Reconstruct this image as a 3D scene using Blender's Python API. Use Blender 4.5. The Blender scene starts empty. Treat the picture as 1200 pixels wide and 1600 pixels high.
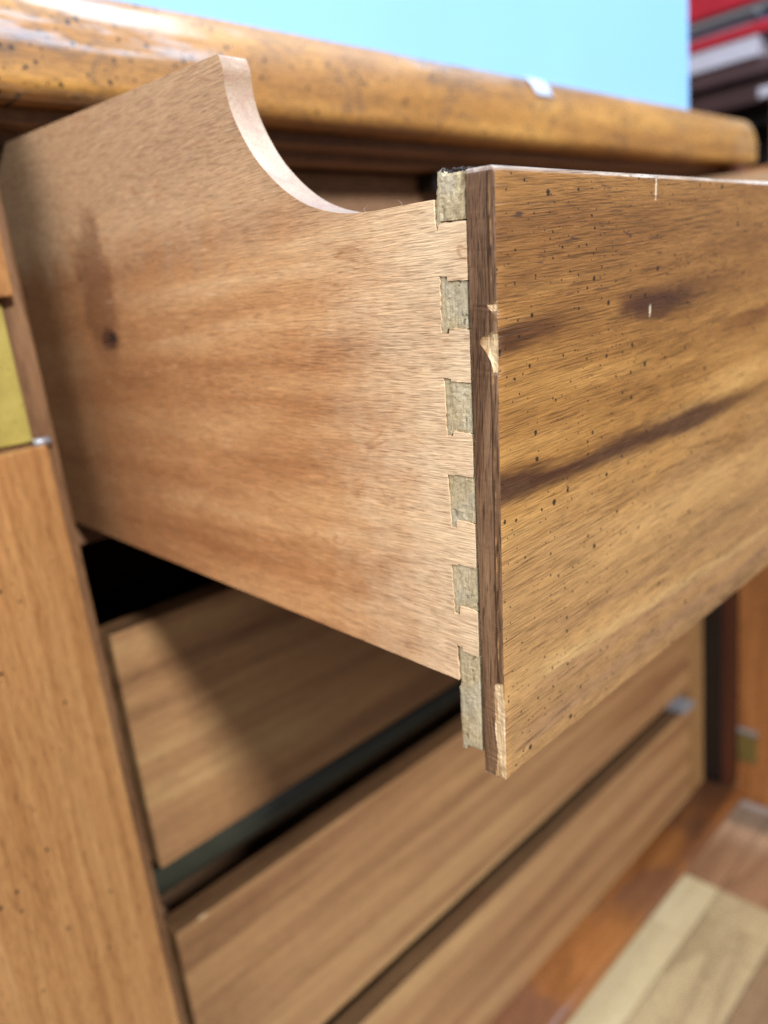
import bpy, bmesh, math, random
from mathutils import Matrix, Vector, noise as mnoise
from mathutils.geometry import delaunay_2d_cdt

random.seed(11)
scene = bpy.context.scene
COL = scene.collection
R = math.radians

# ------------------------------------------------------------------ camera
cam_d = bpy.data.cameras.new('camera')
cam = bpy.data.objects.new('camera', cam_d); COL.objects.link(cam)
right = Vector((0.7039, -0.7016, -0.1111)); down = Vector((-0.2602, -0.1090, -0.9594)); fwd = Vector((0.6610, 0.7042, -0.2593))
m3 = Matrix((right, -down, -fwd)).transposed()
cam.matrix_world = Matrix.Translation((-0.1589, -0.1182, -0.0287)) @ m3.to_4x4()
cam_d.sensor_fit = 'VERTICAL'; cam_d.sensor_height = 36.0; cam_d.sensor_width = 27.0
cam_d.lens = 36.0 * 1203 / 1600
cam_d.clip_start = 0.01; cam_d.clip_end = 60
cam_d.dof.use_dof = True
cam_d.dof.focus_distance = 0.207
cam_d.dof.aperture_fstop = 7.2
scene.camera = cam

# ------------------------------------------------------------------ world and lamps (indoor shop light)
world = bpy.data.worlds.new('World'); scene.world = world; world.use_nodes = True
bg = world.node_tree.nodes['Background']
bg.inputs[0].default_value = (0.86, 0.93, 1.0, 1); bg.inputs[1].default_value = 0.18

def area(name, loc, target, sx, sy, power, col):
    d = bpy.data.lights.new(name, 'AREA'); d.shape = 'RECTANGLE'; d.size = sx; d.size_y = sy
    d.energy = power; d.color = col
    o = bpy.data.objects.new(name, d); COL.objects.link(o)
    o.location = loc
    o.rotation_euler = (Vector(target) - Vector(loc)).to_track_quat('-Z', 'Y').to_euler()
    return o
area('shop_lamp_front', (-0.55, -2.0, 1.35), (0.1, 0.2, -0.2), 0.32, 0.26, 76, (1.0, 0.985, 0.96))
area('shop_lamp_left', (-1.7, -0.45, 1.45), (0.1, 0.1, -0.1), 2.0, 1.2, 37, (1.0, 0.99, 0.98))
area('shop_lamp_ceiling', (1.15, -0.05, 2.5), (0.5, 0.2, 0.0), 1.6, 2.6, 70, (0.62, 0.82, 1.0))
area('glare_lamp_right', (1.15, -1.40, 1.55), (0.1, 0.25, 0.1), 1.2, 1.0, 17, (0.42, 0.68, 1.0))  # unseen bluish lamp, added for the glare on the cabinet top

scene.view_settings.view_transform = 'Standard'
scene.view_settings.look = 'None'
scene.view_settings.exposure = 0.46
scene.view_settings.gamma = 1.0
scene.view_settings.use_curve_mapping = False
scene.render.engine = 'CYCLES'
scene.cycles.use_denoising = True
scene.cycles.denoising_prefilter = 'NONE'
scene.cycles.max_bounces = 5
scene.cycles.diffuse_bounces = 3
scene.cycles.glossy_bounces = 3
scene.cycles.caustics_reflective = False
scene.cycles.caustics_refractive = False
scene.cycles.use_adaptive_sampling = True
scene.cycles.adaptive_threshold = 0.012

# ------------------------------------------------------------------ node helpers
def lin(c):
    f = lambda v: (v / 255 / 12.92) if v / 255 <= 0.04045 else ((v / 255 + 0.055) / 1.055) ** 2.4
    return (f(c[0]), f(c[1]), f(c[2]), 1)

class G:
    def __init__(s, name):
        s.mat = bpy.data.materials.new(name); s.mat.use_nodes = True
        s.t = s.mat.node_tree; s.t.nodes.clear()
        s.out = s.t.nodes.new('ShaderNodeOutputMaterial')
        s.b = s.t.nodes.new('ShaderNodeBsdfPrincipled')
        s.t.links.new(s.b.outputs[0], s.out.inputs[0])
    def put(s, sock, v):
        if isinstance(v, bpy.types.NodeSocket): s.t.links.new(v, sock)
        else:
            try: sock.default_value = v
            except Exception: sock.default_value = tuple(v)[:3]
    def m(s, op, a, b=0.0, c=0.0, clamp=False):
        n = s.t.nodes.new('ShaderNodeMath'); n.operation = op; n.use_clamp = clamp
        for i, v in enumerate((a, b, c)): s.put(n.inputs[i], v)
        return n.outputs[0]
    def vm(s, op, a, b=(0, 0, 0)):
        n = s.t.nodes.new('ShaderNodeVectorMath'); n.operation = op
        s.put(n.inputs[0], a)
        if op == 'SCALE': s.put(n.inputs[3], b)
        else: s.put(n.inputs[1], b)
        return n.outputs[0]
    def co(s, rnd=False):
        o = s.t.nodes.new('ShaderNodeTexCoord').outputs['Object']
        if rnd:
            r = s.t.nodes.new('ShaderNodeObjectInfo').outputs['Random']
            x = s.t.nodes.new('ShaderNodeCombineXYZ')
            for i, k in enumerate((7.3, 5.1, 9.7)): s.put(x.inputs[i], s.m('MULTIPLY', r, k))
            o = s.vm('ADD', o, x.outputs[0])
        return o
    def rot(s, v, ang):
        n = s.t.nodes.new('ShaderNodeMapping'); s.put(n.inputs[0], v); n.inputs['Rotation'].default_value = ang
        return n.outputs[0]
    def xyz(s, v):
        n = s.t.nodes.new('ShaderNodeSeparateXYZ'); s.put(n.inputs[0], v); return n.outputs
    def comb(s, x, y, z=0.0):
        n = s.t.nodes.new('ShaderNodeCombineXYZ')
        for i, v in enumerate((x, y, z)): s.put(n.inputs[i], v)
        return n.outputs[0]
    def noise(s, v, scale, detail=3, rough=0.55, dist=0.0, col=False):
        n = s.t.nodes.new('ShaderNodeTexNoise'); s.put(n.inputs['Vector'], v)
        n.inputs['Scale'].default_value = scale; n.inputs['Detail'].default_value = detail
        n.inputs['Roughness'].default_value = rough; n.inputs['Distortion'].default_value = dist
        return n.outputs['Color' if col else 0]
    def rng(s, v, a, b, c=0.0, d=1.0, smooth=True):
        n = s.t.nodes.new('ShaderNodeMapRange'); n.interpolation_type = 'SMOOTHSTEP' if smooth else 'LINEAR'
        for i, x in enumerate((v, a, b, c, d)): s.put(n.inputs[i], x)
        return n.outputs[0]
    def ramp(s, v, stops):
        n = s.t.nodes.new('ShaderNodeValToRGB'); s.put(n.inputs[0], v); e = n.color_ramp.elements
        while len(e) < len(stops): e.new(0.5)
        for k, (p, c) in enumerate(stops): e[k].position = p; e[k].color = lin(c)
        return n.outputs[0]
    def mix(s, f, a, b, mode='MIX'):
        n = s.t.nodes.new('ShaderNodeMix'); n.data_type = 'RGBA'; n.blend_type = mode; n.clamp_factor = True
        s.put(n.inputs[0], f); s.put(n.inputs[6], a); s.put(n.inputs[7], b)
        return n.outputs[2]
    def vor(s, v, scale, dims='2D'):
        n = s.t.nodes.new('ShaderNodeTexVoronoi'); n.voronoi_dimensions = dims
        s.put(n.inputs['Vector'], v); n.inputs['Scale'].default_value = scale
        return n.outputs['Distance'], s.xyz(n.outputs['Color'])
    def specks(s, uv, scale, rmax, dens):
        """black fly specks: soft round dots of random size, only in a share of the cells"""
        d, c = s.vor(uv, scale)
        r = s.m('MULTIPLY', s.m('POWER', c[0], 2.0), rmax)
        on = s.m('GREATER_THAN', dens, c[1])
        dot = s.rng(s.m('SUBTRACT', r, d), -0.02, 0.025)
        return s.m('MULTIPLY', s.m('MULTIPLY', dot, on), s.rng(r, 0.01, 0.05))
    def bump(s, h, strength, dist):
        n = s.t.nodes.new('ShaderNodeBump'); n.inputs['Strength'].default_value = strength
        n.inputs['Distance'].default_value = dist; s.put(n.inputs['Height'], h)
        s.t.links.new(n.outputs[0], s.b.inputs['Normal'])
    def bsdf(s, col, rough=0.5, coat=0.0, coat_rough=0.2, spec=0.5, metal=0.0):
        s.put(s.b.inputs['Base Color'], col); s.put(s.b.inputs['Roughness'], rough)
        s.b.inputs['Coat Weight'].default_value = coat; s.b.inputs['Coat Roughness'].default_value = coat_rough
        s.b.inputs['Specular IOR Level'].default_value = spec; s.b.inputs['Metallic'].default_value = metal

def stretch(axis, k):
    return tuple(k if 'XYZ'[i] == axis else 1.0 for i in range(3))

def wood(name, axis, stops, line=(90, 55, 30), line_amt=0.4, fig=9.0, bands=9.0, streak=55.0, warp=0.02,
         pore=(60, 38, 22), pore_amt=0.6, pore_thr=0.56, pore_scale=2200, fiber_amt=0.22, blotch=None, blotch_amt=0.0,
         fib_scale=2200, pore_k=0.045, rough=0.45, coat=0.0, coat_rough=0.15, spec=0.4, bump=0.3, rnd=True, tilt=(0, 0, 0), speck=None, hook=None, gk=0.07, post=None):
    g = G(name)
    c0 = g.co(rnd)
    cr = g.rot(c0, tilt) if any(tilt) else c0
    w = g.vm('SCALE', g.vm('SUBTRACT', g.noise(g.vm('MULTIPLY', cr, stretch(axis, 0.35)), 14, 2, col=True), (0.5, 0.5, 0.5)), warp)
    cw = g.vm('ADD', cr, w)
    gs = g.vm('MULTIPLY', cw, stretch(axis, gk))
    st = g.noise(gs, streak, 5, 0.6)
    col = g.ramp(st, stops)
    ring = g.m('FRACT', g.m('MULTIPLY', g.noise(g.vm('MULTIPLY', cw, stretch(axis, 0.12)), fig, 1.5, 0.4), bands))
    rl = g.m('POWER', ring, 4.0)
    rl = g.m('MULTIPLY', rl, g.rng(ring, 0.93, 1.0, 1.0, 0.0))
    col = g.mix(g.m('MULTIPLY', rl, line_amt), col, lin(line))
    if blotch:
        bn = g.rng(g.noise(cr, 22, 4, 0.6), 0.42, 0.68)
        col = g.mix(g.m('MULTIPLY', bn, blotch_amt), col, lin(blotch))
    fine = g.vm('MULTIPLY', cw, stretch(axis, 0.03))
    fib = g.noise(fine, fib_scale, 3, 0.6)
    h = g.noise(g.vm('MULTIPLY', cr, stretch(axis, 0.07)), 1700, 2, 0.6)
    if hook: col, h = hook(g, c0, cw, col, h, fib)
    col = g.mix(1.0, col, g.comb(*[g.rng(fib, 0.25, 0.75, 1 - fiber_amt, 1 + fiber_amt, False)] * 3), 'MULTIPLY')
    po = g.noise(g.vm('MULTIPLY', cw, stretch(axis, pore_k)), pore_scale, 1, 0.5)
    pm = g.rng(g.m('ADD', po, g.m('MULTIPLY', g.m('SUBTRACT', 0.5, st), 0.30)), pore_thr, pore_thr + 0.10)
    mot = g.noise(g.vm('MULTIPLY', cw, stretch(axis, 0.25)), 620, 3, 0.7)
    k_ = g.rng(mot, 0.25, 0.75, 0.86, 1.14, False)
    col = g.mix(1.0, col, g.comb(k_, k_, k_), 'MULTIPLY')
    col = g.mix(g.m('MULTIPLY', pm, pore_amt), col, lin(pore))
    if speck:
        plane, lst = speck
        p = g.xyz(cr); uv = g.comb(p['XYZ'.index(plane[0])], p['XYZ'.index(plane[1])])
        uv = g.vm('ADD', uv, g.vm('SCALE', g.vm('SUBTRACT', g.noise(uv, 900, 1, col=True), (.5, .5, .5)), 0.0006))
        clus = g.rng(g.noise(cr, 32, 2, 0.5), 0.36, 0.56, 0.40, 1.0)
        for sc, rm, de in lst:
            sp = g.specks(uv, sc, rm, g.m('MULTIPLY', clus, de))
            col = g.mix(g.m('MULTIPLY', sp, 0.9), col, lin((28, 22, 18)))
    g.bump(h, bump, 0.0004)
    g.bsdf(col, rough, coat, coat_rough, spec)
    if post: post(g)
    return g.mat

def blob(g, px, pz, x0, z0, sx, sz, nz):
    """soft oval patch around (x0, z0); its rim is broken up by nz"""
    dx = g.m('DIVIDE', g.m('SUBTRACT', px, x0), sx); dz = g.m('DIVIDE', g.m('SUBTRACT', pz, z0), sz)
    d = g.m('SQRT', g.m('ADD', g.m('MULTIPLY', dx, dx), g.m('MULTIPLY', dz, dz)))
    d = g.m('ADD', d, g.m('MULTIPLY', g.m('SUBTRACT', nz, 0.5), 1.3))
    return g.rng(d, 0.55, 1.15, 1.0, 0.0)

# ------------------------------------------------------------------ materials
def hook_front(g, c0, cw, col, h, fib):
    p = g.xyz(cw); x, z = p[0], p[2]
    q = g.xyz(c0)
    nz = g.noise(g.vm('MULTIPLY', cw, (0.08, 1, 1)), 160, 4, 0.65)
    nb = g.noise(g.vm('MULTIPLY', c0, (0.35, 1, 1)), 60, 4, 0.65)
    def line_streak(z0, slope, curve, wdt, xa, xb, amt, c):
        nonlocal col
        zz = g.m('ADD', g.m('ADD', z0, g.m('MULTIPLY', q[0], slope)), g.m('MULTIPLY', g.m('MULTIPLY', q[0], q[0]), curve))
        d = g.m('ABSOLUTE', g.m('SUBTRACT', z, zz))
        d = g.m('ADD', g.m('DIVIDE', d, wdt), g.m('MULTIPLY', g.m('SUBTRACT', nz, 0.5), 2.2))
        d = g.m('ADD', d, g.m('MULTIPLY', g.m('SUBTRACT', nb, 0.5), 1.2))
        mk = g.m('MULTIPLY', g.rng(d, 0.2, 1.3, 1.0, 0.0), g.m('MULTIPLY', g.rng(q[0], xa[0], xa[1]), g.rng(q[0], xb[0], xb[1], 1.0, 0.0)))
        col = g.mix(g.m('MULTIPLY', mk, amt), col, lin(c))
    line_streak(-0.0800, -0.075, 0.22, 0.0052, (-0.1, -0.05), (0.11, 0.26), 0.96, (62, 35, 24))
    line_streak(-0.0400, 0.05, 0.0, 0.0042, (-0.1, -0.05), (0.018, 0.045), 0.85, (70, 40, 24))
    line_streak(-0.0390, 0.01, 0.0, 0.0045, (0.056, 0.066), (0.090, 0.16), 0.92, (66, 38, 26))
    line_streak(-0.0280, 0.10, 0.0, 0.0034, (-0.1, -0.05), (0.012, 0.05), 0.45, (86, 50, 28))
    line_streak(-0.0555, -0.02, 0.15, 0.0030, (0.10, 0.17), (0.30, 0.42), 0.6, (100, 58, 30))
    line_streak(-0.1290, -0.10, 0.0, 0.0030, (0.0, 0.04), (0.16, 0.30), 0.40, (118, 76, 52))
    line_streak(-0.1480, -0.06, 0.0, 0.0042, (0.0, 0.03), (0.2, 0.35), 0.50, (116, 76, 58))
    line_streak(-0.1630, -0.03, 0.0, 0.0045, (0.0, 0.02), (0.25, 0.45), 0.60, (110, 72, 60))
    line_streak(-0.1420, -0.08, 0.0, 0.0026, (0.01, 0.03), (0.2, 0.3), 0.50, (196, 160, 104))
    line_streak(-0.0130, 0.02, 0.0, 0.0030, (-0.1, -0.05), (0.03, 0.07), 0.40, (84, 50, 30))
    low = g.rng(g.m('ADD', q[2], g.m('MULTIPLY', g.m('SUBTRACT', nb, 0.5), 0.05)), -0.115, -0.075, 1.0, 0.0)
    col = g.mix(g.m('MULTIPLY', low, 0.34), col, lin((188, 152, 108)))
    upp = g.rng(g.m('ADD', q[2], g.m('MULTIPLY', g.m('SUBTRACT', nb, 0.5), 0.05)), -0.060, -0.020)
    col = g.mix(g.m('MULTIPLY', upp, 0.50), col, lin((112, 72, 38)))
    # blue-black mineral dashes in the upper corner
    ds = g.noise(g.vm('MULTIPLY', c0, (0.16, 1, 1)), 420, 2, 0.5)
    dm = g.m('MULTIPLY', g.rng(ds, 0.63, 0.72), g.m('MULTIPLY', g.rng(q[2], -0.050, -0.015), g.rng(q[0], 0.06, 0.14, 1.0, 0.25)))
    col = g.mix(g.m('MULTIPLY', dm, 0.8), col, lin((56, 40, 36)))
    kb = blob(g, q[0], g.m('ADD', z, 0.0), 0.085, -0.0400, 0.022, 0.0048, nb)
    col = g.mix(g.m('MULTIPLY', kb, 0.75), col, lin((62, 36, 26)))
    # long open pore scratches, thickest near the corner
    sc = g.noise(g.vm('MULTIPLY', cw, (0.022, 1, 1)), 1500, 1, 0.5)
    sm = g.m('MULTIPLY', g.rng(sc, 0.60, 0.74), g.rng(g.noise(g.vm('MULTIPLY', c0, (0.3, 1, 1)), 45, 3), 0.45, 0.62))
    col = g.mix(g.m('MULTIPLY', sm, 0.6), col, lin((50, 32, 20)))
    h = g.m('SUBTRACT', h, g.m('MULTIPLY', sm, 0.5))
    wr = g.noise(g.vm('MULTIPLY', c0, (0.5, 1, 1)), 480, 3, 0.6)
    h = g.m('ADD', h, g.m('MULTIPLY', wr, 0.7))
    # two pale nicks in the varnish
    for (x0, z0, sx, sz) in ((0.0815, -0.0042, 0.0006, 0.0036), (0.0808, -0.0402, 0.0006, 0.0022)):
        nk = blob(g, q[0], q[2], x0, z0, sx, sz, g.noise(c0, 900, 3))
        col = g.mix(g.m('MULTIPLY', nk, 0.9), col, lin((225, 205, 180)))
    return col, h

M = {}
def coat_top(g):
    c = g.co(); q = g.xyz(c)
    n = g.noise(g.vm('MULTIPLY', c, (0.10, 1, 1)), 95, 4, 0.7)
    gate = g.m('MAXIMUM', g.rng(g.m('ADD', q[0], g.m('MULTIPLY', g.m('SUBTRACT', g.noise(c, 30, 3), 0.5), 0.1)), 0.06, 0.12, 1.0, 0.0), g.m('MULTIPLY', g.rng(g.noise(g.vm('MULTIPLY', c, (0.5, 1, 1)), 24, 2), 0.60, 0.70), 0.7))
    g.b.inputs['Coat IOR'].default_value = 1.85
    g.put(g.b.inputs['Coat Weight'], g.m('MULTIPLY', g.rng(n, 0.40, 0.50), gate))

M['front'] = wood('drawer_front_walnut_veneer', 'X', [(0.26, (98, 64, 34)), (0.42, (141, 98, 51)), (0.56, (165, 120, 66)), (0.75, (187, 144, 87))],
                  line=(105, 66, 34), line_amt=0.30, fig=11, bands=10, streak=60, warp=0.010, pore=(58, 36, 20), pore_amt=0.50, pore_thr=0.56, pore_scale=2700, pore_k=0.022,
                  fiber_amt=0.24, rough=0.42, coat=0.25, coat_rough=0.3, spec=0.4, bump=0.6, rnd=False, tilt=(0, R(2.0), 0),
                  speck=('XZ', [(130, 0.125, 0.46), (240, 0.13, 0.65), (430, 0.15, 0.55)]), hook=hook_front)

def hook_side(g, c0, cw, col, h, fib):
    q = g.xyz(c0)
    nz = g.noise(c0, 70, 4, 0.65)
    # reddish wood darkened with painted shade towards the back, joint paled as brighter lit
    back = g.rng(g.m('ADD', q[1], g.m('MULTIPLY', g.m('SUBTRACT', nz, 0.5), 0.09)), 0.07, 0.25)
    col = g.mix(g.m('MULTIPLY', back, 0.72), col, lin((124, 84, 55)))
    pale = g.rng(g.m('ADD', q[1], g.m('MULTIPLY', g.m('SUBTRACT', nz, 0.5), 0.075)), -0.012, 0.085, 1.0, 0.0)
    col = g.mix(g.m('MULTIPLY', pale, 0.82), col, lin((236, 215, 182)))
    grey = g.m('MULTIPLY', g.rng(g.m('ADD', q[2], g.m('MULTIPLY', g.m('SUBTRACT', nz, 0.5), 0.05)), -0.030, 0.010), g.rng(q[1], 0.02, 0.06))
    col = g.mix(g.m('MULTIPLY', grey, 0.62), col, lin((190, 162, 130)))
    stain = blob(g, q[1], q[2], 0.216, -0.024, 0.018, 0.034, nz)
    col = g.mix(g.m('MULTIPLY', stain, 0.62), col, lin((96, 62, 42)))
    kn = blob(g, q[1], q[2], 0.2105, -0.0445, 0.0085, 0.0055, g.noise(c0, 260, 4))
    col = g.mix(g.m('MULTIPLY', kn, 0.9), col, lin((64, 36, 28)))
    kc = blob(g, q[1], q[2], 0.2085, -0.0438, 0.0040, 0.0026, g.noise(c0, 400, 3))
    col = g.mix(kc, col, lin((30, 24, 30)))
    # brown wavy growth lines
    wl = g.noise(g.vm('MULTIPLY', g.vm('ADD', c0, g.vm('SCALE', g.noise(c0, 40, 2, col=True), 0.012)), (1, 0.09, 1)), 70, 2, 0.5)
    wm = g.m('MULTIPLY', g.rng(g.m('ABSOLUTE', g.m('SUBTRACT', wl, 0.56)), 0.0, 0.012, 1.0, 0.0), g.rng(g.noise(c0, 38, 2), 0.45, 0.6))
    col = g.mix(g.m('MULTIPLY', wm, 0.42), col, lin((150, 92, 52)))
    # light ray flecks and planer chatter across the grain
    fl = g.noise(g.vm('MULTIPLY', c0, (1, 0.10, 1)), 900, 1)
    col = g.mix(g.m('MULTIPLY', g.rng(fl, 0.64, 0.80), 0.25), col, lin((236, 216, 190)))
    ch = g.noise(g.vm('MULTIPLY', g.rot(c0, (R(28), 0, 0)), (1, 1, 0.16)), 1100, 1)
    cm = g.m('MULTIPLY', g.rng(ch, 0.52, 0.72), g.m('MULTIPLY', g.rng(q[1], 0.045, 0.075), g.rng(q[2], -0.03, 0.0)))
    col = g.mix(g.m('MULTIPLY', cm, 0.10), col, lin((128, 92, 62)))
    return col, h
M['side'] = wood('drawer_side_pale_wood', 'Y', [(0.28, (156, 106, 66)), (0.45, (184, 134, 90)), (0.60, (200, 154, 108)), (0.78, (216, 181, 139))],
                 line=(160, 108, 68), line_amt=0.35, fig=12, bands=8, streak=60, warp=0.008, pore=(112, 76, 50), pore_amt=0.44, pore_thr=0.55, pore_scale=3200, pore_k=0.045,
                 fiber_amt=0.20, rough=0.55, spec=0.3, bump=0.6, rnd=False, tilt=(R(2.5), 0, 0), hook=hook_side)
M['side_cut'] = wood('sawn_curve_pale_wood', 'Y', [(0.3, (150, 122, 98)), (0.6, (170, 144, 120)), (0.8, (186, 164, 142))], line=(150, 100, 80), line_amt=0.5, fig=30,
                     pore=(140, 96, 76), pore_amt=0.5, rough=0.42, spec=0.5, bump=0.3, rnd=False, gk=0.3)
M['side_in'] = wood('drawer_inside_wood', 'X', [(0.3, (128, 98, 74)), (0.6, (144, 112, 86)), (0.8, (158, 126, 98))], rough=0.6)

def hook_end(g, c0, cw, col, h, fib):
    q = g.xyz(c0)
    jit = g.noise(g.vm('MULTIPLY', c0, (1, 1, 0.15)), 500, 3)
    yy = g.m('ADD', q[1], g.m('MULTIPLY', g.m('SUBTRACT', jit, 0.5), 0.0012))
    ln = g.m('MULTIPLY', g.rng(g.m('ABSOLUTE', g.m('SUBTRACT', yy, 0.0014)), 0.00005, 0.00035, 1.0, 0.0), g.rng(g.noise(c0, 120, 3), 0.46, 0.62))
    col = g.mix(g.m('MULTIPLY', ln, 0.6), col, lin((196, 150, 96)))
    ln2 = g.rng(g.m('ABSOLUTE', g.m('SUBTRACT', yy, 0.0022)), 0.0001, 0.0004, 1.0, 0.0)
    col = g.mix(g.m('MULTIPLY', ln2, 0.6), col, lin((50, 32, 20)))
    return col, g.m('SUBTRACT', h, g.m('MULTIPLY', ln2, 0.6))
M['front_end'] = wood('drawer_front_stained_end', 'Z', [(0.28, (88, 64, 46)), (0.5, (116, 88, 66)), (0.75, (142, 114, 88))], line=(50, 32, 20), line_amt=0.4, fig=40, streak=160,
                      pore=(40, 26, 16), pore_amt=0.7, fiber_amt=0.3, rough=0.5, bump=0.6, rnd=False, hook=hook_end)
M['raw'] = wood('raw_chipped_wood', 'Z', [(0.32, (126, 94, 62)), (0.44, (184, 154, 114)), (0.56, (212, 190, 154)), (0.72, (234, 222, 202))], line=(120, 80, 48), line_amt=0.6, fig=60, streak=420,
                pore=(160, 110, 64), pore_amt=0.5, rough=0.7, bump=0.7, rnd=False)
M['pale_edge'] = wood('worn_edge', 'X', [(0.36, (118, 88, 64)), (0.5, (160, 138, 120)), (0.66, (208, 200, 196))], line=(110, 80, 60), streak=120, rough=0.35, spec=0.7, rnd=False)

def hook_pin(g, c0, cw, col, h, fib):
    n = g.noise(c0, 1500, 3, 0.75)
    col = g.mix(g.m('MULTIPLY', g.rng(n, 0.50, 0.66), 0.55), col, lin((112, 98, 74)))
    n2 = g.noise(g.vm('MULTIPLY', c0, (1, 1, 0.5)), 330, 4, 0.7)
    dk = g.rng(n2, 0.64, 0.70)
    col = g.mix(g.m('MULTIPLY', dk, 0.85), col, lin((74, 58, 38)))
    n3 = g.noise(c0, 90, 2)
    col = g.mix(g.m('MULTIPLY', g.rng(n3, 0.45, 0.7), 0.45), col, lin((172, 172, 160)))
    return col, g.m('SUBTRACT', g.m('ADD', h, n), g.m('MULTIPLY', dk, 1.4))
M['pin'] = wood('dovetail_end_grain', 'Z', [(0.3, (172, 157, 124)), (0.55, (192, 178, 146)), (0.8, (206, 195, 168))], line=(140, 126, 98), line_amt=0.3, fig=50, streak=300,
                pore=(110, 96, 66), pore_amt=0.12, fiber_amt=0.08, rough=0.8, spec=0.15, bump=0.4, rnd=True, gk=0.3, hook=hook_pin)

M['lower'] = wood('lower_drawer_veneer', 'X', [(0.28, (114, 80, 54)), (0.42, (142, 105, 71)), (0.54, (160, 122, 83)), (0.66, (175, 140, 96)), (0.80, (188, 156, 111))],
                  line=(142, 100, 66), line_amt=0.22, fig=9, bands=7, streak=62, warp=0.012, pore_amt=0.3, fiber_amt=0.10, blotch=(150, 112, 80), blotch_amt=0.3,
                  rough=0.42, coat=0.2, coat_rough=0.3, bump=0.15, gk=0.03)
M['top'] = None
def hook_top(g, c0, cw, col, h, fib):
    q = g.xyz(c0)
    fx = g.noise(g.vm('MULTIPLY', c0, (0.5, 1, 1)), 20, 3, 0.6, 1.2)
    ln = g.m('FRACT', g.m('MULTIPLY', fx, 9.0))
    mk = g.m('MULTIPLY', g.rng(g.m('ABSOLUTE', g.m('SUBTRACT', ln, 0.5)), 0.02, 0.30, 1.0, 0.0), g.rng(g.noise(c0, 12, 2), 0.42, 0.6))
    col = g.mix(g.m('MULTIPLY', mk, 0.55), col, lin((112, 84, 60)))
    # glare on the varnish painted as greyish patches along the arris, left of the drawer
    wn = g.noise(g.vm('MULTIPLY', c0, (0.10, 1, 1)), 75, 5, 0.7)
    glare = g.m('MULTIPLY', g.rng(wn, 0.46, 0.60), g.m('MULTIPLY', g.rng(q[0], 0.07, 0.13, 1.0, 0.0), g.rng(q[2], 0.094, 0.108)))
    col = g.mix(g.m('MULTIPLY', glare, 0.35), col, lin((168, 150, 136)))
    w2 = g.m('MULTIPLY', g.rng(g.noise(g.vm('MULTIPLY', c0, (0.3, 1, 1)), 30, 4, 0.7), 0.50, 0.66), g.rng(q[2], 0.104, 0.120))
    col = g.mix(g.m('MULTIPLY', w2, 0.45), col, lin((170, 138, 112)))
    return col, g.m('ADD', h, g.m('MULTIPLY', glare, 0.5))
M['top'] = wood('cabinet_top_golden_varnish', 'X', [(0.28, (128, 86, 44)), (0.45, (166, 116, 58)), (0.6, (186, 136, 70)), (0.8, (200, 154, 88))],
                line=(138, 92, 50), line_amt=0.35, fig=8, bands=7, streak=36, warp=0.02, pore_amt=0.5, fiber_amt=0.18, blotch=(150, 106, 58), blotch_amt=0.4,
                rough=0.48, coat=0.5, coat_rough=0.09, bump=0.3, rnd=False, gk=0.12, speck=('XZ', [(210, 0.30, 0.60), (360, 0.24, 0.45)]), hook=hook_top, post=coat_top)
M['stile'] = wood('stile_warm_wood', 'Z', [(0.28, (148, 103, 61)), (0.44, (164, 118, 73)), (0.60, (174, 129, 82)), (0.8, (184, 143, 97))],
                  line=(130, 84, 46), line_amt=0.3, fig=14, bands=9, streak=190, warp=0.006, gk=0.035, pore=(120, 78, 44), pore_amt=0.55, pore_thr=0.57, pore_scale=1300, pore_k=0.07, fiber_amt=0.18, rough=0.4, coat=0.25,
                  coat_rough=0.25, bump=0.35, speck=('XZ', [(110, 0.12, 0.30), (260, 0.12, 0.25)]))
M['edge'] = wood('stained_brown_edge', 'Z', [(0.28, (88, 62, 42)), (0.5, (114, 82, 56)), (0.75, (138, 104, 74))], line=(74, 44, 26), streak=130, fig=20, pore_amt=0.5, rough=0.45, bump=0.3)
M['rail'] = wood('rail_brown', 'X', [(0.3, (118, 86, 64)), (0.55, (136, 102, 76)), (0.8, (150, 116, 90))], rough=0.5, bump=0.2)  # one even brown for the rails and the moulding
def hook_base(g, c0, cw, col, h, fib):
    n = g.rng(g.noise(g.vm('MULTIPLY', c0, (0.4, 1, 1)), 20, 2, 0.5), 0.44, 0.58)
    return g.mix(g.m('MULTIPLY', n, 0.6), col, lin((110, 78, 64))), h
M['panel_top'] = wood('drawer_top_edge_brown', 'X', [(0.3, (84, 60, 40)), (0.55, (104, 76, 50)), (0.8, (120, 90, 60))], rough=0.55, bump=0.2)
M['base'] = wood('cabinet_bottom_orange_stain', 'X', [(0.3, (148, 92, 48)), (0.55, (168, 110, 60)), (0.8, (186, 130, 76))], rough=0.36, coat=0.5, coat_rough=0.2, bump=0.2, hook=hook_base)
M['door'] = wood('door_inner_veneer', 'Z', [(0.3, (142, 92, 52)), (0.55, (168, 112, 66)), (0.8, (184, 130, 80))], streak=50, rough=0.45, bump=0.2)
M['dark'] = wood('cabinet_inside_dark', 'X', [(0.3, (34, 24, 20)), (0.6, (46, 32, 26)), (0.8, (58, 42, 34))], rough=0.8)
M['post_wood'] = wood('corner_post_tan', 'Z', [(0.3, (140, 104, 66)), (0.6, (158, 120, 78)), (0.8, (172, 136, 92))], streak=70, rough=0.45, bump=0.2)
M['red_dark'] = wood('side_panel_dark_red', 'Z', [(0.3, (70, 36, 24)), (0.6, (88, 48, 32)), (0.8, (100, 58, 40))], rough=0.5)

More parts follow.
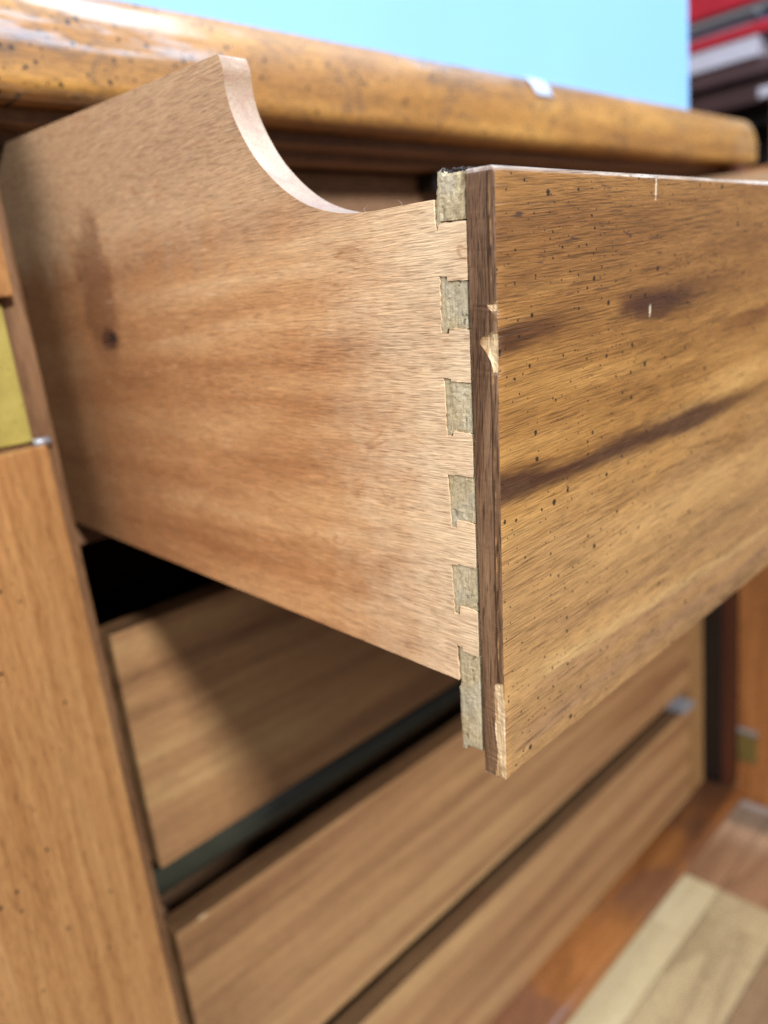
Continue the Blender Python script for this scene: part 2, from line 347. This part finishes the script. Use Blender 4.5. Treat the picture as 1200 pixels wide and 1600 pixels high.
def plain(name, c, rough=0.5, metal=0.0, var=0.12, scale=60, coat=0.0, spec=0.5, bump=0.0):
    g = G(name); v = g.noise(g.co(), scale, 4, 0.6)
    k = g.rng(v, 0.3, 0.7, 1 - var, 1 + var, False)
    g.bsdf(g.mix(1.0, lin(c), g.comb(k, k, k), 'MULTIPLY'), rough, coat, 0.2, spec, metal)
    if bump: g.bump(g.noise(g.co(), scale * 8, 3), bump, 0.0003)
    return g.mat
def brass():
    g = G('old_brass'); c = g.co()
    n = g.noise(c, 50, 4, 0.65)
    col = g.ramp(n, [(0.3, (158, 144, 76)), (0.6, (178, 164, 88)), (0.8, (190, 178, 112))])
    p = g.xyz(c); sp = g.specks(g.comb(p[0], p[2]), 420, 0.2, 0.4)
    col = g.mix(g.m('MULTIPLY', sp, 0.8), col, lin((60, 52, 26)))
    g.bsdf(col, 0.42, metal=0.35); g.bump(g.noise(c, 700, 3), 0.2, 0.0002)
    return g.mat
M['brass'] = brass()
M['brass_dark'] = plain('tarnished_brass', (122, 108, 62), 0.45, 0.3)
M['steel'] = plain('dull_steel', (165, 168, 176), 0.4, 0.5)
M['steel2'] = plain('grey_edge_strip', (170, 160, 158), 0.4, 0.2)
M['runner'] = plain('dark_green_painted_rail', (54, 55, 46), 0.3)
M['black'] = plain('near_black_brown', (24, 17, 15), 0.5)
M['blue'] = plain('pale_blue_sheet', (140, 188, 236), 0.6, var=0.04, scale=3, spec=0.2)
M['blue_rim'] = plain('blue_panel_edge', (214, 212, 226), 0.5, var=0.05)
def tab_mat():
    g = G('printed_tab'); p = g.xyz(g.co())
    a = g.m('GREATER_THAN', g.m('FRACT', g.m('MULTIPLY', p[0], 330)), 0.62)
    b = g.m('GREATER_THAN', g.m('FRACT', g.m('MULTIPLY', p[2], 300)), 0.55)
    g.bsdf(g.mix(g.m('MULTIPLY', g.m('MAXIMUM', a, b), 0.35), lin((214, 228, 250)), lin((120, 150, 205))), 0.4)
    return g.mat
M['tab'] = tab_mat()
M['red'] = plain('red_rack_paint', (176, 30, 46), 0.4, var=0.15, scale=12)
M['grey_box'] = plain('grey_carton', (128, 130, 146), 0.6, var=0.2, scale=10)
M['blue_box'] = plain('blue_grey_carton', (96, 116, 150), 0.6, var=0.2, scale=10)
M['white_shelf'] = plain('white_shelf_board', (190, 184, 196), 0.5, var=0.06)
M['umber'] = plain('dark_umber_wood', (44, 30, 36), 0.5, var=0.25, scale=14)
M['umber2'] = plain('dark_brown_wood', (74, 50, 52), 0.5, var=0.2, scale=14)
M['post'] = wood('side_cupboard_brown', 'Z', [(0.3, (140, 96, 72)), (0.6, (164, 118, 90)), (0.8, (180, 136, 108))], rough=0.5)
M['pink'] = wood('pinkish_floor_plank', 'X', [(0.3, (156, 114, 84)), (0.6, (170, 128, 96)), (0.8, (180, 140, 108))], rough=0.4, coat=0.2, streak=30)
M['cream'] = wood('cream_floor_plank', 'X', [(0.3, (204, 184, 144)), (0.6, (216, 198, 158)), (0.8, (224, 208, 172))], line=(196, 176, 130), pore_amt=0.2, rough=0.4, coat=0.2, streak=30)
M['tan'] = wood('tan_floor_plank', 'X', [(0.3, (184, 160, 122)), (0.6, (196, 174, 134)), (0.8, (206, 186, 146))], rough=0.4, coat=0.2, streak=30)
M['umberplank'] = wood('dark_floor_plank', 'X', [(0.3, (140, 112, 84)), (0.6, (154, 126, 96)), (0.8, (166, 138, 106))], rough=0.4, streak=30)
M['ground'] = plain('grout_dark_ground', (70, 56, 46), 0.8)
M['dirt'] = plain('dark_dirt', (52, 46, 48), 0.9)
M['lint'] = plain('pale_lint', (214, 210, 206), 0.9)

# ------------------------------------------------------------------ mesh helpers
def link(o, parent=None):
    COL.objects.link(o)
    if parent is not None: o.parent = parent
    return o
def from_bm(name, bm, mats, parent=None, smooth=False):
    bmesh.ops.recalc_face_normals(bm, faces=bm.faces)
    me = bpy.data.meshes.new(name); bm.to_mesh(me); bm.free()
    for m_ in (mats if isinstance(mats, (list, tuple)) else [mats]): me.materials.append(m_)
    if smooth:
        for p in me.polygons: p.use_smooth = True
    return link(bpy.data.objects.new(name, me), parent)
def box(name, lo, hi, mat, parent=None, bevel=0.0008, seg=2):
    bm = bmesh.new()
    bmesh.ops.create_cube(bm, size=1)
    for v in bm.verts:
        v.co = Vector([lo[i] + (v.co[i] + 0.5) * (hi[i] - lo[i]) for i in range(3)])
    if bevel: bmesh.ops.bevel(bm, geom=list(bm.edges), offset=bevel, segments=seg, profile=0.6, affect='EDGES')
    return from_bm(name, bm, mat, parent)
def top_face(o, mat):
    o.data.materials.append(mat)
    for p in o.data.polygons:
        if p.normal.z > 0.6: p.material_index = 1
    return o
def empty(name, loc=(0, 0, 0), rot=(0, 0, 0)):
    o = bpy.data.objects.new(name, None); o.empty_display_size = 0.05; COL.objects.link(o)
    o.location = loc; o.rotation_euler = rot
    return o
def tag(o, label, cat, group=None):
    o['label'] = label; o['category'] = cat
    if group: o['group'] = group
    return o
def prism(name, pts, axis, a, b, mats, parent=None, bevel=0.0, side_mat=None, smooth=False):
    """polygon pts (2D) extruded along axis from a to b"""
    bm = bmesh.new()
    def P(p, t):
        return {'X': (t, p[0], p[1]), 'Y': (p[0], t, p[1]), 'Z': (p[0], p[1], t)}[axis]
    va = [bm.verts.new(P(p, a)) for p in pts]; vb = [bm.verts.new(P(p, b)) for p in pts]
    n = len(pts)
    vs, _, tris, ov, _, _ = delaunay_2d_cdt([Vector(p) for p in pts], [], [list(range(n))], 1, 1e-7)
    for t in tris:
        k = [ov[i][0] for i in t]
        try:
            bm.faces.new([va[i] for i in k]); bm.faces.new([vb[i] for i in k[::-1]])
        except ValueError: pass
    for i in range(n):
        f = bm.faces.new((va[i], vb[i], vb[(i + 1) % n], va[(i + 1) % n]))
        f.material_index = side_mat(pts[i], pts[(i + 1) % n]) if side_mat else 0
        f.smooth = smooth
    return from_bm(name, bm, mats, parent)

# ------------------------------------------------------------------ floor
floor = box('floor', (-6, -6, -0.90), (9, 9, -0.823), M['ground'], None, 0); floor['kind'] = 'structure'
def plank(x0, x1, y0, y1, mat):
    return box('plank', (x0, y0, -0.8225), (x1, y1, -0.8150), mat, floor, 0.0012)
g_ = 0.0012
plank(-0.60, 0.592 - g_, 0.231, 0.310, M['cream']); plank(0.592, 0.692 - g_, 0.231, 0.310, M['cream'])
plank(-0.50, 0.640 - g_, 0.150, 0.231 - g_, M['tan']); plank(0.640, 0.692 - g_, 0.150, 0.231 - g_, M['tan'])
plank(-0.40, 0.692 - g_, 0.070, 0.150 - g_, M['umberplank'])
for y0, y1 in ((0.231, 0.310), (0.150, 0.231 - g_), (0.070, 0.150 - g_), (-0.010, 0.070 - g_)):
    plank(0.692, 1.30, y0, y1, M['pink'])
plank(-0.40, 0.692 - g_, -0.010, 0.070 - g_, M['tan'])

# ------------------------------------------------------------------ cabinet
cab = tag(empty('cabinet', (0.36, 0.5, -0.815)), 'wooden cabinet with golden rounded top and open doors holding the drawers', 'cabinet')
cab_inv = Matrix.Translation((-0.36, -0.5, 0.815))
def C(o):                       # parts are modelled in room coordinates, kept so under the cabinet
    o.parent = cab; o.matrix_parent_inverse = cab_inv
    return o
# top board with a rounded nose
prof = []
Y0, Z0, Z1 = 0.250, 0.077, 0.1290
rt, rb = 0.013, 0.008
for k in range(13):
    a = R(90 + k * 90 / 12); prof.append((Y0 + 0.020 + 0.020 * math.cos(a), Z1 - 0.034 + 0.034 * math.sin(a)))
for k in range(7):
    a = R(180 + k * 90 / 6); prof.append((Y0 + rb + rb * math.cos(a), Z0 + rb + rb * math.sin(a)))
prof += [(0.80, Z0), (0.80, Z1)]
bm = bmesh.new()
xs = [-0.110, -0.108, -0.102] + [-0.09 + i * 0.018 for i in range(52)] + [0.838, 0.844, 0.846]
rings = []
for xi, x in enumerate(xs):
    ins = {0: 0.006, 1: 0.002, len(xs) - 1: 0.006, len(xs) - 2: 0.002}.get(xi, 0)
    ring = []
    for (y, z) in prof:
        yy = y + (ins if y < 0.5 else -ins); zz = z + (ins * 0.6 if z < 0.1 else -ins * 0.6)
        if y < 0.4: yy += 0.0007 * mnoise.noise(Vector((x * 22, z * 40, 1.3)))
        ring.append(bm.verts.new((x, yy, zz)))
    rings.append(ring)
for a, b in zip(rings[:-1], rings[1:]):
    n = len(a)
    for i in range(n):
        f = bm.faces.new((a[i], b[i], b[(i + 1) % n], a[(i + 1) % n])); f.smooth = i < len(prof) - 3
bm.faces.new(rings[0]); bm.faces.new(rings[-1][::-1])
C(from_bm('top_board', bm, M['top']))
C(box('top_rail', (-0.017, 0.286, 0.0638), (0.784, 0.306, 0.0768), M['rail']))
C(box('top_moulding', (-0.017, 0.270, 0.0700), (0.784, 0.2858, 0.0767), M['rail']))
C(box('side_panel', (-0.046, 0.250, -0.72), (-0.0185, 0.79, 0.0765), M['edge'], None, 0.0015))
C(box('side_panel', (0.786, 0.250, -0.72), (0.812, 0.79, 0.0765), M['red_dark'], None, 0.0015))
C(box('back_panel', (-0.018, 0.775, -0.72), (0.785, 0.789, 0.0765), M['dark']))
C(box('corner_post', (0.7335, 0.288, -0.7215), (0.776, 0.310, 0.0630), M['post_wood'], None, 0.0015))
C(box('shadow_gap_strip', (0.7785, 0.2660, -0.7212), (0.7857, 0.300, 0.0630), M['black']))  # dark strip painted in for the shaded gap beside the post
C(box('corner_post', (-0.0182, 0.300, -0.7215), (-0.0025, 0.320, 0.0630), M['dark']))  # dark filler in the drawer gap, the gap's shade put into its colour
C(box('divider_rail', (-0.017, 0.304, -0.1400), (0.731, 0.345, -0.1262), M['rail']))
C(box('drawer_stop', (0.318, 0.292, 0.0500), (0.362, 0.3110, 0.0637), M['black']))
# dark rounded runners in the gaps between the drawers
for z in (-0.3730,):
    bm = bmesh.new()
    pts = [(0.318 + 0.0135 * math.cos(R(t)), z + 0.0125 * math.sin(R(t))) for t in range(0, 360, 20)]
    bm.free()
    C(prism('runner_rail', pts, 'X', -0.0020, 0.730, M['runner'], smooth=True))
# bottom board, rounded front edge
pb = [(0.79, -0.722), (0.79, -0.744)] + [(0.2475 + 0.0105 * math.cos(R(t)), -0.733 + 0.011 * math.sin(R(t))) for t in range(270, 89, -15)]
C(prism('bottom_board', pb, 'X', -0.046, 0.790, M['base'], smooth=True))
C(box('plinth', (-0.03, 0.311, -0.8148), (0.78, 0.77, -0.7442), M['edge']))
C(box('catch_plate', (0.7000, 0.2795, -0.5795), (0.7313, 0.3180, -0.5735), M['steel']))

# left door, folded back beside the cabinet
ang = R(17)
ld = C(empty('door', (-0.0255, 0.2430, 0.0)))
ld.rotation_euler = (0, 0, ang)
def ldp(name, lo, hi, mat, bev=0.0012):
    o = box(name, lo, hi, mat, ld, bev); return o
ldp('door_panel', (-0.34, 0.0, -0.735), (0.0, 0.0185, -0.0735), M['stile'])
ldp('upper_stile', (-0.34, 0.0, -0.0075), (0.0005, 0.0185, 0.070), M['stile'])
ldp('hinge_block', (-0.34, 0.006, -0.0733), (-0.0205, 0.0180, -0.0077), M['edge'])
C(box('hinge_leaf', (-0.0458, 0.2478, -0.0715), (-0.0300, 0.2499, -0.0100), M['brass'], None, 0.0005))
bm = bmesh.new()
bmesh.ops.create_cone(bm, cap_ends=True, segments=16, radius1=0.0019, radius2=0.0019, depth=0.0075,
                      matrix=Matrix.Translation((-0.0268, 0.2462, -0.0722)) @ Matrix.Rotation(R(90), 4, 'Y'))
C(from_bm('hinge_knuckle', bm, M['steel'], None, True))

# right door, standing open at a right angle
rd = C(empty('door', (0.790, 0.248, -0.735)))
def rdp(name, lo, hi, mat, bev=0.0012):
    o = box(name, lo, hi, mat, None, bev); o.parent = rd; o.matrix_parent_inverse = Matrix.Translation((-0.790, -0.248, 0.735)); return o
rdp('door_panel', (0.7905, -0.145, -0.742), (0.8100, 0.2480, 0.070), M['door'])
rdp('edge_strip', (0.7885, -0.145, -0.752), (0.8110, 0.2480, -0.7425), M['steel2'])
rdp('hinge_leaf', (0.7888, 0.2220, -0.6790), (0.7903, 0.2470, -0.6360), M['brass_dark'], 0.0004)
rdp('hinge_cap', (0.7868, 0.2220, -0.6358), (0.7903, 0.2470, -0.6300), M['steel'], 0.0004)

# ------------------------------------------------------------------ three closed drawers below
def closed_drawer(z0, z1, label):
    d = tag(empty('drawer', (0.364, 0.45, z0)), label, 'drawer', 'closed drawers below the open one')
    inv = Matrix.Translation((-0.364, -0.45, -z0))
    def A(o): o.parent = d; o.matrix_parent_inverse = inv; return o
    A(top_face(box('front_panel', (0.0, 0.286, z0), (0.728, 0.3058, z1), M['lower'], None, 0.0011), M['panel_top']))
    for x in (0.004, 0.712): A(box('side_board', (x, 0.3062, z0 + 0.03), (x + 0.012, 0.70, z1 - 0.02), M['side_in']))
    A(box('back_board', (0.0165, 0.688, z0 + 0.03), (0.7115, 0.70, z1 - 0.03), M['side_in']))
    A(box('bottom_board', (0.0165, 0.3062, z0 + 0.032), (0.7115, 0.6875, z0 + 0.038), M['side_in']))
    return d
closed_drawer(-0.3460, -0.1900, 'closed drawer directly under the open one, half in its shadow')
mid = closed_drawer(-0.5520, -0.3950, 'middle closed drawer with a pale nick at its upper left corner')
bm = bmesh.new()
bmesh.ops.create_icosphere(bm, subdivisions=2, radius=0.004, matrix=Matrix.Translation((0.020, 0.2866, -0.3957)) @ Matrix.Diagonal((1.0, 0.30, 0.20, 1)))
nk = from_bm('nick', bm, M['raw']); nk.parent = mid; nk.matrix_parent_inverse = Matrix.Translation((-0.364, -0.45, 0.552))
closed_drawer(-0.7190, -0.5830, 'lowest closed drawer, just above the orange cabinet bottom board')

# ------------------------------------------------------------------ the open drawer (sags forward a little)
TILT = math.atan2(0.0669, 0.9978)
dw = tag(empty('drawer', (0, 0, 0), (TILT, 0, 0)), 'pulled-out dovetailed drawer with scooped pale side and speckled brown front', 'drawer')
W = 0.728; BACK = 0.335; SB = -0.1445
# pins: (y_back_top, z_top, y_back_bottom, z_bottom, y_front_top z, y_front_bottom z)
PINS = [(0.0176, 0.0004, 0.0187, -0.0112, 0.0090, -0.0004, -0.0113),
        (0.0180, -0.0248, 0.0182, -0.0392, 0.0090, -0.0260, -0.0380),
        (0.0179, -0.0513, 0.0177, -0.0668, 0.0087, -0.0520, -0.0655),
        (0.0179, -0.0783, 0.0173, -0.0937, 0.0085, -0.0780, -0.0912),
        (0.0178, -0.1055, 0.0173, -0.1210, 0.0085, -0.1048, -0.1180),
        (0.0170, -0.1315, 0.0163, -0.1675, 0.0084, -0.1330, -0.1655)]
YF = 0.0090
curve = [(0.1060, 0.0447), (0.1050, 0.0440), (0.1042, 0.0420), (0.1037, 0.0398), (0.1034, 0.0344), (0.1015, 0.0277), (0.0969, 0.0197), (0.0901, 0.0115), (0.0801, 0.0034),
         (0.0688, -0.0025), (0.0550, -0.0060), (0.0419, -0.0067), (0.0274, -0.0062), (0.0192, -0.0060)]
def catmull(pts, n):
    out = []
    for i in range(len(pts) - 1):
        p0 = pts[max(i - 1, 0)]; p1 = pts[i]; p2 = pts[i + 1]; p3 = pts[min(i + 2, len(pts) - 1)]
        for k in range(n):
            t = k / n
            out.append(tuple(0.5 * (2 * p1[j] + (p2[j] - p0[j]) * t + (2 * p0[j] - 5 * p1[j] + 4 * p2[j] - p3[j]) * t * t +
                                    (3 * p1[j] - p0[j] - 3 * p2[j] + p3[j]) * t ** 3) for j in range(2)))
    return out + [pts[-1]]
def jit(p, a=0.00012): return (p[0] + random.uniform(-a, a), p[1] + random.uniform(-a, a))
def sub(a, b, n, j=0.00012):
    return [jit((a[0] + (b[0] - a[0]) * k / n, a[1] + (b[1] - a[1]) * k / n), j) for k in range(n)]
outline = [(BACK, SB), (BACK, 0.0438), (BACK - 0.001, 0.0447)]
outline += catmull(curve, 6)
gap = 0.00009
first = PINS[0]
outline += sub((0.0191, -0.0068), (0.0192, -0.0116), 5)
# first pin has a splintered lower corner
outline += [(0.0186, -0.0140), (0.0176, -0.0121)] + sub((0.0172, -0.0117), (YF, -0.0117), 5, 0.0001)
for i, (yt, zt, yb, zb, yf, zft, zfb) in enumerate(PINS[1:]):
    outline += sub((YF - 0.0001, PINS[i][6] - 0.0004), (YF - 0.0001, zft + gap), 6, 0.00003)
    ys = YF + (yt - YF) * 0.72
    outline += sub((YF, zft + gap), (ys, zft + gap), 5, 0.00010) + [(ys, zft + gap), (ys + 0.0002, zt + gap)] + sub((ys + 0.0004, zt + gap), (yt + gap * 2, zt + gap), 3, 0.00010)
    zend = zb - gap if i < 4 else SB
    outline += sub((yt + gap * 2.2, zt + gap), (yb + gap * 2.2, zend), 12, 0.00016)
    if i < 4: outline += sub((yb + gap * 2, zb - gap), (ys + 0.0002, zb - gap), 3, 0.0001) + [(ys + 0.0001, zb - gap), (ys - 0.0001, zfb - gap)] + sub((ys - 0.0004, zfb - gap), (YF, zfb - gap), 5, 0.0001)
def sidemat(a, b):
    return 1 if (a[1] > -0.0075 and a[0] > 0.0195 and a[0] < 0.107 and b[1] > -0.0075) else 0
prism('side_board', outline, 'X', 0.0, 0.0106, [M['side'], M['side_cut']], dw, side_mat=sidemat, smooth=False)
prism('side_board', outline[:], 'X', W - 0.0106, W, [M['side'], M['side_cut']], dw, side_mat=sidemat)

def pin(idx, X0, X1):
    yt, zt, yb, zb, yf, zft, zfb = PINS[idx]
    ny, nz = 12, 18 if idx < 5 else 40
    bm = bmesh.new(); grid = []
    for k in range(nz + 1):
        t = k / nz; row = []
        for j in range(ny + 1):
            s = j / ny
            y = yf + 0.0002 + ((yt + (yb - yt) * t) - yf) * s
            e = 1.0 if s > 0.76 else 0.12 * s
            z = (zft + (zt - zft) * e) * (1 - t) + (zfb + (zb - zfb) * e) * t
            if j == ny: y += random.uniform(-0.00022, 0.00008)
            if k in (0, nz): z += random.uniform(-0.00007, 0.00007)
            if idx == 0 and k == nz and j == ny - 1: z -= 0.0016
            if idx == 0 and k == nz and j == ny: z -= 0.0004
            if idx == 5 and t < 0.40 and s > 0.90: y -= 0.0007
            d = 0.00016 * mnoise.noise(Vector((y * 700, z * 700, idx * 3.1))) + 0.00012 * mnoise.noise(Vector((y * 1800, z * 1500, idx)))
            if idx == 0: d += max(0, 0.0009 * mnoise.noise(Vector((y * 420, z * 300, 5.5)))) * (s < 0.8)
            x = X0 + 0.00025 + d
            if j in (0, ny) or k in (0, nz): x += 0.00012
            row.append(bm.verts.new((x, y, z)))
        grid.append(row)
    for k in range(nz):
        for j in range(ny): bm.faces.new((grid[k][j], grid[k][j + 1], grid[k + 1][j + 1], grid[k + 1][j]))
    loop = grid[0] + [r[-1] for r in grid[1:]] + grid[-1][-2::-1] + [r[0] for r in grid[-2:0:-1]]
    back = [bm.verts.new((X1, v.co.y, v.co.z)) for v in loop]
    n = len(loop)
    for i in range(n): bm.faces.new((loop[i], back[i], back[(i + 1) % n], loop[(i + 1) % n]))
    bm.faces.new(back)
    return from_bm('dovetail_pin', bm, M['pin'], dw)
for i in range(6): pin(i, 0.0, 0.0104)
for i in range(6):
    yt, zt, yb, zb, yf, zft, zfb = PINS[i]
    prism('dovetail_pin', [(yf + 0.0002, zft), (yt, zt), (yb, zb), (yf + 0.0002, zfb)], 'X', W - 0.0104, W - 0.0002, M['pin'], dw)
box('front_core', (0.0108, YF, -0.1660), (W - 0.0108, 0.0176, -0.0012), M['side_in'], dw, 0.0004)

# veneered front: lofted down its height so that its corner can be worn, nicked and chipped
def chip(z):
    d = -z
    c2 = 0.00035 + 0.0003 * max(0, mnoise.noise(Vector((0, 0, z * 260)))) + 0.0004 * max(0, mnoise.noise(Vector((3, 0, z * 90))))
    raw = False
    def seg(pts):
        for (a, va), (b, vb) in zip(pts[:-1], pts[1:]):
            if a <= d <= b: return va + (vb - va) * (d - a) / (b - a)
        return None
    v = seg([(0.0312, 0.0006), (0.0320, 0.0030), (0.0332, 0.0022), (0.0340, 0.0007), (0.0385, 0.0009), (0.0392, 0.0024), (0.0400, 0.0046), (0.0412, 0.0056), (0.0426, 0.0047), (0.0440, 0.0032), (0.0462, 0.0019), (0.0490, 0.0011), (0.0520, 0.0005)])
    if v is None: v = seg([(0.1385, 0.0004), (0.1395, 0.0030), (0.1440, 0.0033), (0.1500, 0.0030), (0.1560, 0.0033), (0.1620, 0.0024), (0.1685, 0.0029), (0.1722, 0.0036)])
    if v is not None:
        raw = v > 0.001; c2 = max(c2, v + 0.00035 * mnoise.noise(Vector((7, 2, z * 900))))
    c1 = 0.00032 + (0.0003 if raw else 0) + 0.00025 * mnoise.noise(Vector((1, 5, z * 500)))
    return max(c2, 0.0002), max(c1, 0.00015), raw
T = YF - 0.0003; HB = -0.1722
bm = bmesh.new(); zs = [0.0, -0.0005, -0.0011] + [-0.0016 - 0.0008 * k for k in range(213)]
zs = [z for z in zs if z > HB + 0.0009] + [HB + 0.0006, HB]
prev = None; XS = [0.0, 0.004, 0.012, 0.03, 0.07, 0.15, 0.3, 0.5, W - 0.001]
for zi, z in enumerate(zs):
    c2, c1, raw = chip(z)
    i0 = {0: 0.0012, 1: 0.0005, 2: 0.0001}.get(zi, 0.0)
    if zi == len(zs) - 1: i0 = 0.0006
    tj = 0.00012 * mnoise.noise(Vector((0, 9, z * 300)))
    xl = i0 * 0.6 + 0.00006 * mnoise.noise(Vector((4, 9, z * 700)))
    taper = -0.0010 * (z / HB)          # the back arris runs in a little towards the foot
    P = [(W, T), (xl + 0.0003, T + tj + taper), (xl, T - 0.0003 + tj + taper)]
    nch = 4
    for k in range(nch + 1):            # facet from the end face round to the front face
        s = k / nch
        dep = math.sin(s * math.pi) * (0.22 * min(c1, c2) if raw else -0.12 * c1)
        rr = 0.00014 * mnoise.noise(Vector((k * 3.3, 1, z * 1300))) if raw else 0
        P.append((xl + c1 * s + dep + rr, i0 + c2 * (1 - s) + dep + rr))
    for x in XS[1:]: P.append((x, i0))
    P.append((W, i0 + 0.001))
    zb_ = z
    cur = []
    for qi, p in enumerate(P):
        zz = zb_
        if zi == len(zs) - 1 and 1 <= qi <= 8: zz += random.uniform(-0.0010, 0.0008)
        cur.append(bm.verts.new((p[0], p[1], zz)))
    if prev:
        n = len(cur)
        for i in range(n):
            f = bm.faces.new((prev[i], cur[i], cur[(i + 1) % n], prev[(i + 1) % n]))
            if i in (0,): mi = 3
            elif i in (1, 2): mi = 1
            elif 3 <= i < 3 + nch: mi = 2 if raw else 1
            else: mi = 0
            if zi <= 2: mi = 4 if i > 0 else mi
            if zi == len(zs) - 1 and 1 <= i <= 6: mi = 2
            f.material_index = mi; f.smooth = i >= 3 + nch
    else:
        top = bm.faces.new(cur); top.material_index = 4
    prev = cur
bot = bm.faces.new(prev[::-1]); bot.material_index = 2
bmesh.ops.triangulate(bm, faces=[top, bot])
from_bm('front_panel', bm, [M['front'], M['front_end'], M['raw'], M['side_in'], M['pale_edge']], dw)
box('back_board', (0.0110, 0.3130, -0.1300), (W - 0.0110, 0.3240, 0.0418), M['side_in'], dw, 0.0006)
box('bottom_board', (0.0110, 0.0180, -0.1330), (W - 0.0110, 0.3125, -0.1275), M['side_in'], dw, 0.0)
bm = bmesh.new()
for k in range(34):
    y = random.uniform(0.0094, 0.0178); x = random.uniform(0.0002, 0.006)
    bmesh.ops.create_icosphere(bm, subdivisions=1, radius=random.uniform(0.0002, 0.0005), matrix=Matrix.Translation((x, y, 0.0002 + random.uniform(-0.0002, 0.0003))) @ Matrix.Scale(random.uniform(1, 3), 4, (0, 1, 0)))
from_bm('dirt_crust', bm, M['dirt'], dw)
# lint and torn fibres on the top pin
def fibre(pts, r):
    bm = bmesh.new(); prevr = None
    for k, p in enumerate(pts):
        rr = r * (1 - 0.7 * k / (len(pts) - 1))
        ring = [bm.verts.new((p[0] + rr * math.cos(R(a)), p[1] + rr * math.sin(R(a)), p[2])) for a in (0, 120, 240)]
        if prevr:
            for i in range(3): bm.faces.new((prevr[i], prevr[(i + 1) % 3], ring[(i + 1) % 3], ring[i]))
        prevr = ring
    return from_bm('lint_fibre', bm, M['lint'], dw)
for k in range(9):
    y = random.uniform(0.0095, 0.0178); x = random.uniform(0.0003, 0.004)
    h = random.choice((0.0008, 0.0012, 0.0030 if k < 3 else 0.001)); dy = random.uniform(-0.0014, 0.0014)
    fibre([(x, y, -0.0006), (x + dy * 0.4, y + dy * 0.3, h * 0.5), (x - dy * 0.5, y + dy, h)], 0.00009)
for k in range(2):
    y = random.uniform(0.030, 0.050); z = -0.0064
    fibre([(0.001, y, z - 0.0004), (0.0006, y + random.uniform(-0.001, 0.001), z + 0.0006), (0.0005, y + random.uniform(-0.002, 0.002), z + random.uniform(0.0008, 0.0022))], 0.00006)

# ------------------------------------------------------------------ things on and behind the cabinet
bp = tag(empty('blue_panel', (0.25, 0.305, 0.1291)), 'large plain pale blue panel standing on the cabinet top', 'panel')
sheet = box('sheet', (-0.60, -0.002, 0.0), (0.5285, 0.0, 0.60), M['blue'], bp, 0.0)
box('backing', (-0.60, 0.0004, 0.0), (0.5315, 0.016, 0.602), M['blue_rim'], bp, 0.001)
bm = bmesh.new()
tw = [(0.0005, 0.2455)]
pts = [(0.270 - 0.020 * math.cos(R(t)), 0.0950 + 0.034 * math.sin(R(t))) for t in (80, 68, 56, 43, 31)]
rows = []
for (y, z) in pts:
    rows.append([bm.verts.new((x, y - 0.0006, z + 0.0006)) for x in (0.401, 0.4065, 0.412, 0.4175, 0.423)])
for a, b in zip(rows[:-1], rows[1:]):
    for i in range(4): bm.faces.new((a[i], a[i + 1], b[i + 1], b[i])).smooth = True
tb = from_bm('sticker', bm, M['tab'])
sm = tb.modifiers.new('thick', 'SOLIDIFY'); sm.thickness = 0.0004
tag(tb, 'small whitish printed sticker folded over the edge of the cabinet top', 'sticker')

sc_ = tag(empty('side_cupboard', (1.62, 0.44, -0.815)), 'brown cupboard with a pale top edge at the right border', 'cupboard')
box('body', (0.08, -0.16, 0.0), (0.48, 0.10, 1.11), M['post'], sc_, 0.003)
box('top_slab', (0.055, -0.19, 1.1105), (0.51, 0.12, 1.130), M['white_shelf'], sc_, 0.003)

rk = tag(empty('storage_rack', (2.2, 1.1, -0.815)), 'red metal storage rack with a white shelf in the blurred background', 'rack')
for y in (-0.57, 1.3):
    for x in (-0.16, 0.30): box('upright', (x, y, 0.0), (x + 0.05, y + 0.06, 2.2), M['red'], rk, 0.003)
for z0, z1 in ((1.383, 1.520), (1.312, 1.337)):
    box('beam', (-0.205, -0.60, z0), (-0.165, 1.40, z1), M['red'], rk, 0.004)
box('shelf_board', (-0.200, -0.42, 1.264), (0.34, 1.40, 1.3095), M['white_shelf'], rk, 0.003)
box('shelf_board', (-0.164, -0.50, 1.3105), (0.34, 1.29, 1.3195), M['white_shelf'], rk, 0.003)
for k, (y0, y1, mk) in enumerate(((-0.50, -0.40, 'blue_box'), (-0.38, -0.12, 'grey_box'))):
    t = box('carton', (2.2 - 0.13, 1.1 + y0, -0.815 + 1.320), (2.2 + 0.25, 1.1 + y1, -0.815 + 1.383), M[mk])
    tag(t, ['small blue-grey carton between the red beams of the rack, at the right', 'grey carton between the red beams of the rack, beside the blue panel'][k], 'carton', 'cartons on the rack')
bk = tag(empty('dark_bookcase', (2.25, 1.0, -0.815)), 'dark umber bookcase under the red rack in the blurred background', 'bookcase')
box('top', (-0.24, -0.48, 1.225), (0.20, 1.0, 1.2615), M['umber2'], bk, 0.004)
box('frieze', (-0.20, -0.44, 1.170), (0.18, 0.98, 1.2245), M['umber2'], bk, 0.004)
box('back', (0.10, -0.44, 0.0), (0.14, 0.98, 1.1595), M['umber'], bk, 0.002)
for y in (-0.44, -0.16, 0.25, 0.95): box('partition', (-0.19, y, 0.0), (0.0995, y + 0.03, 1.1595), M['umber2'], bk, 0.002)
for z in (0.60, 0.98): box('shelf', (-0.17, -0.4095, z), (0.0990, -0.1605, z + 0.02), M['umber2'], bk, 0.002)
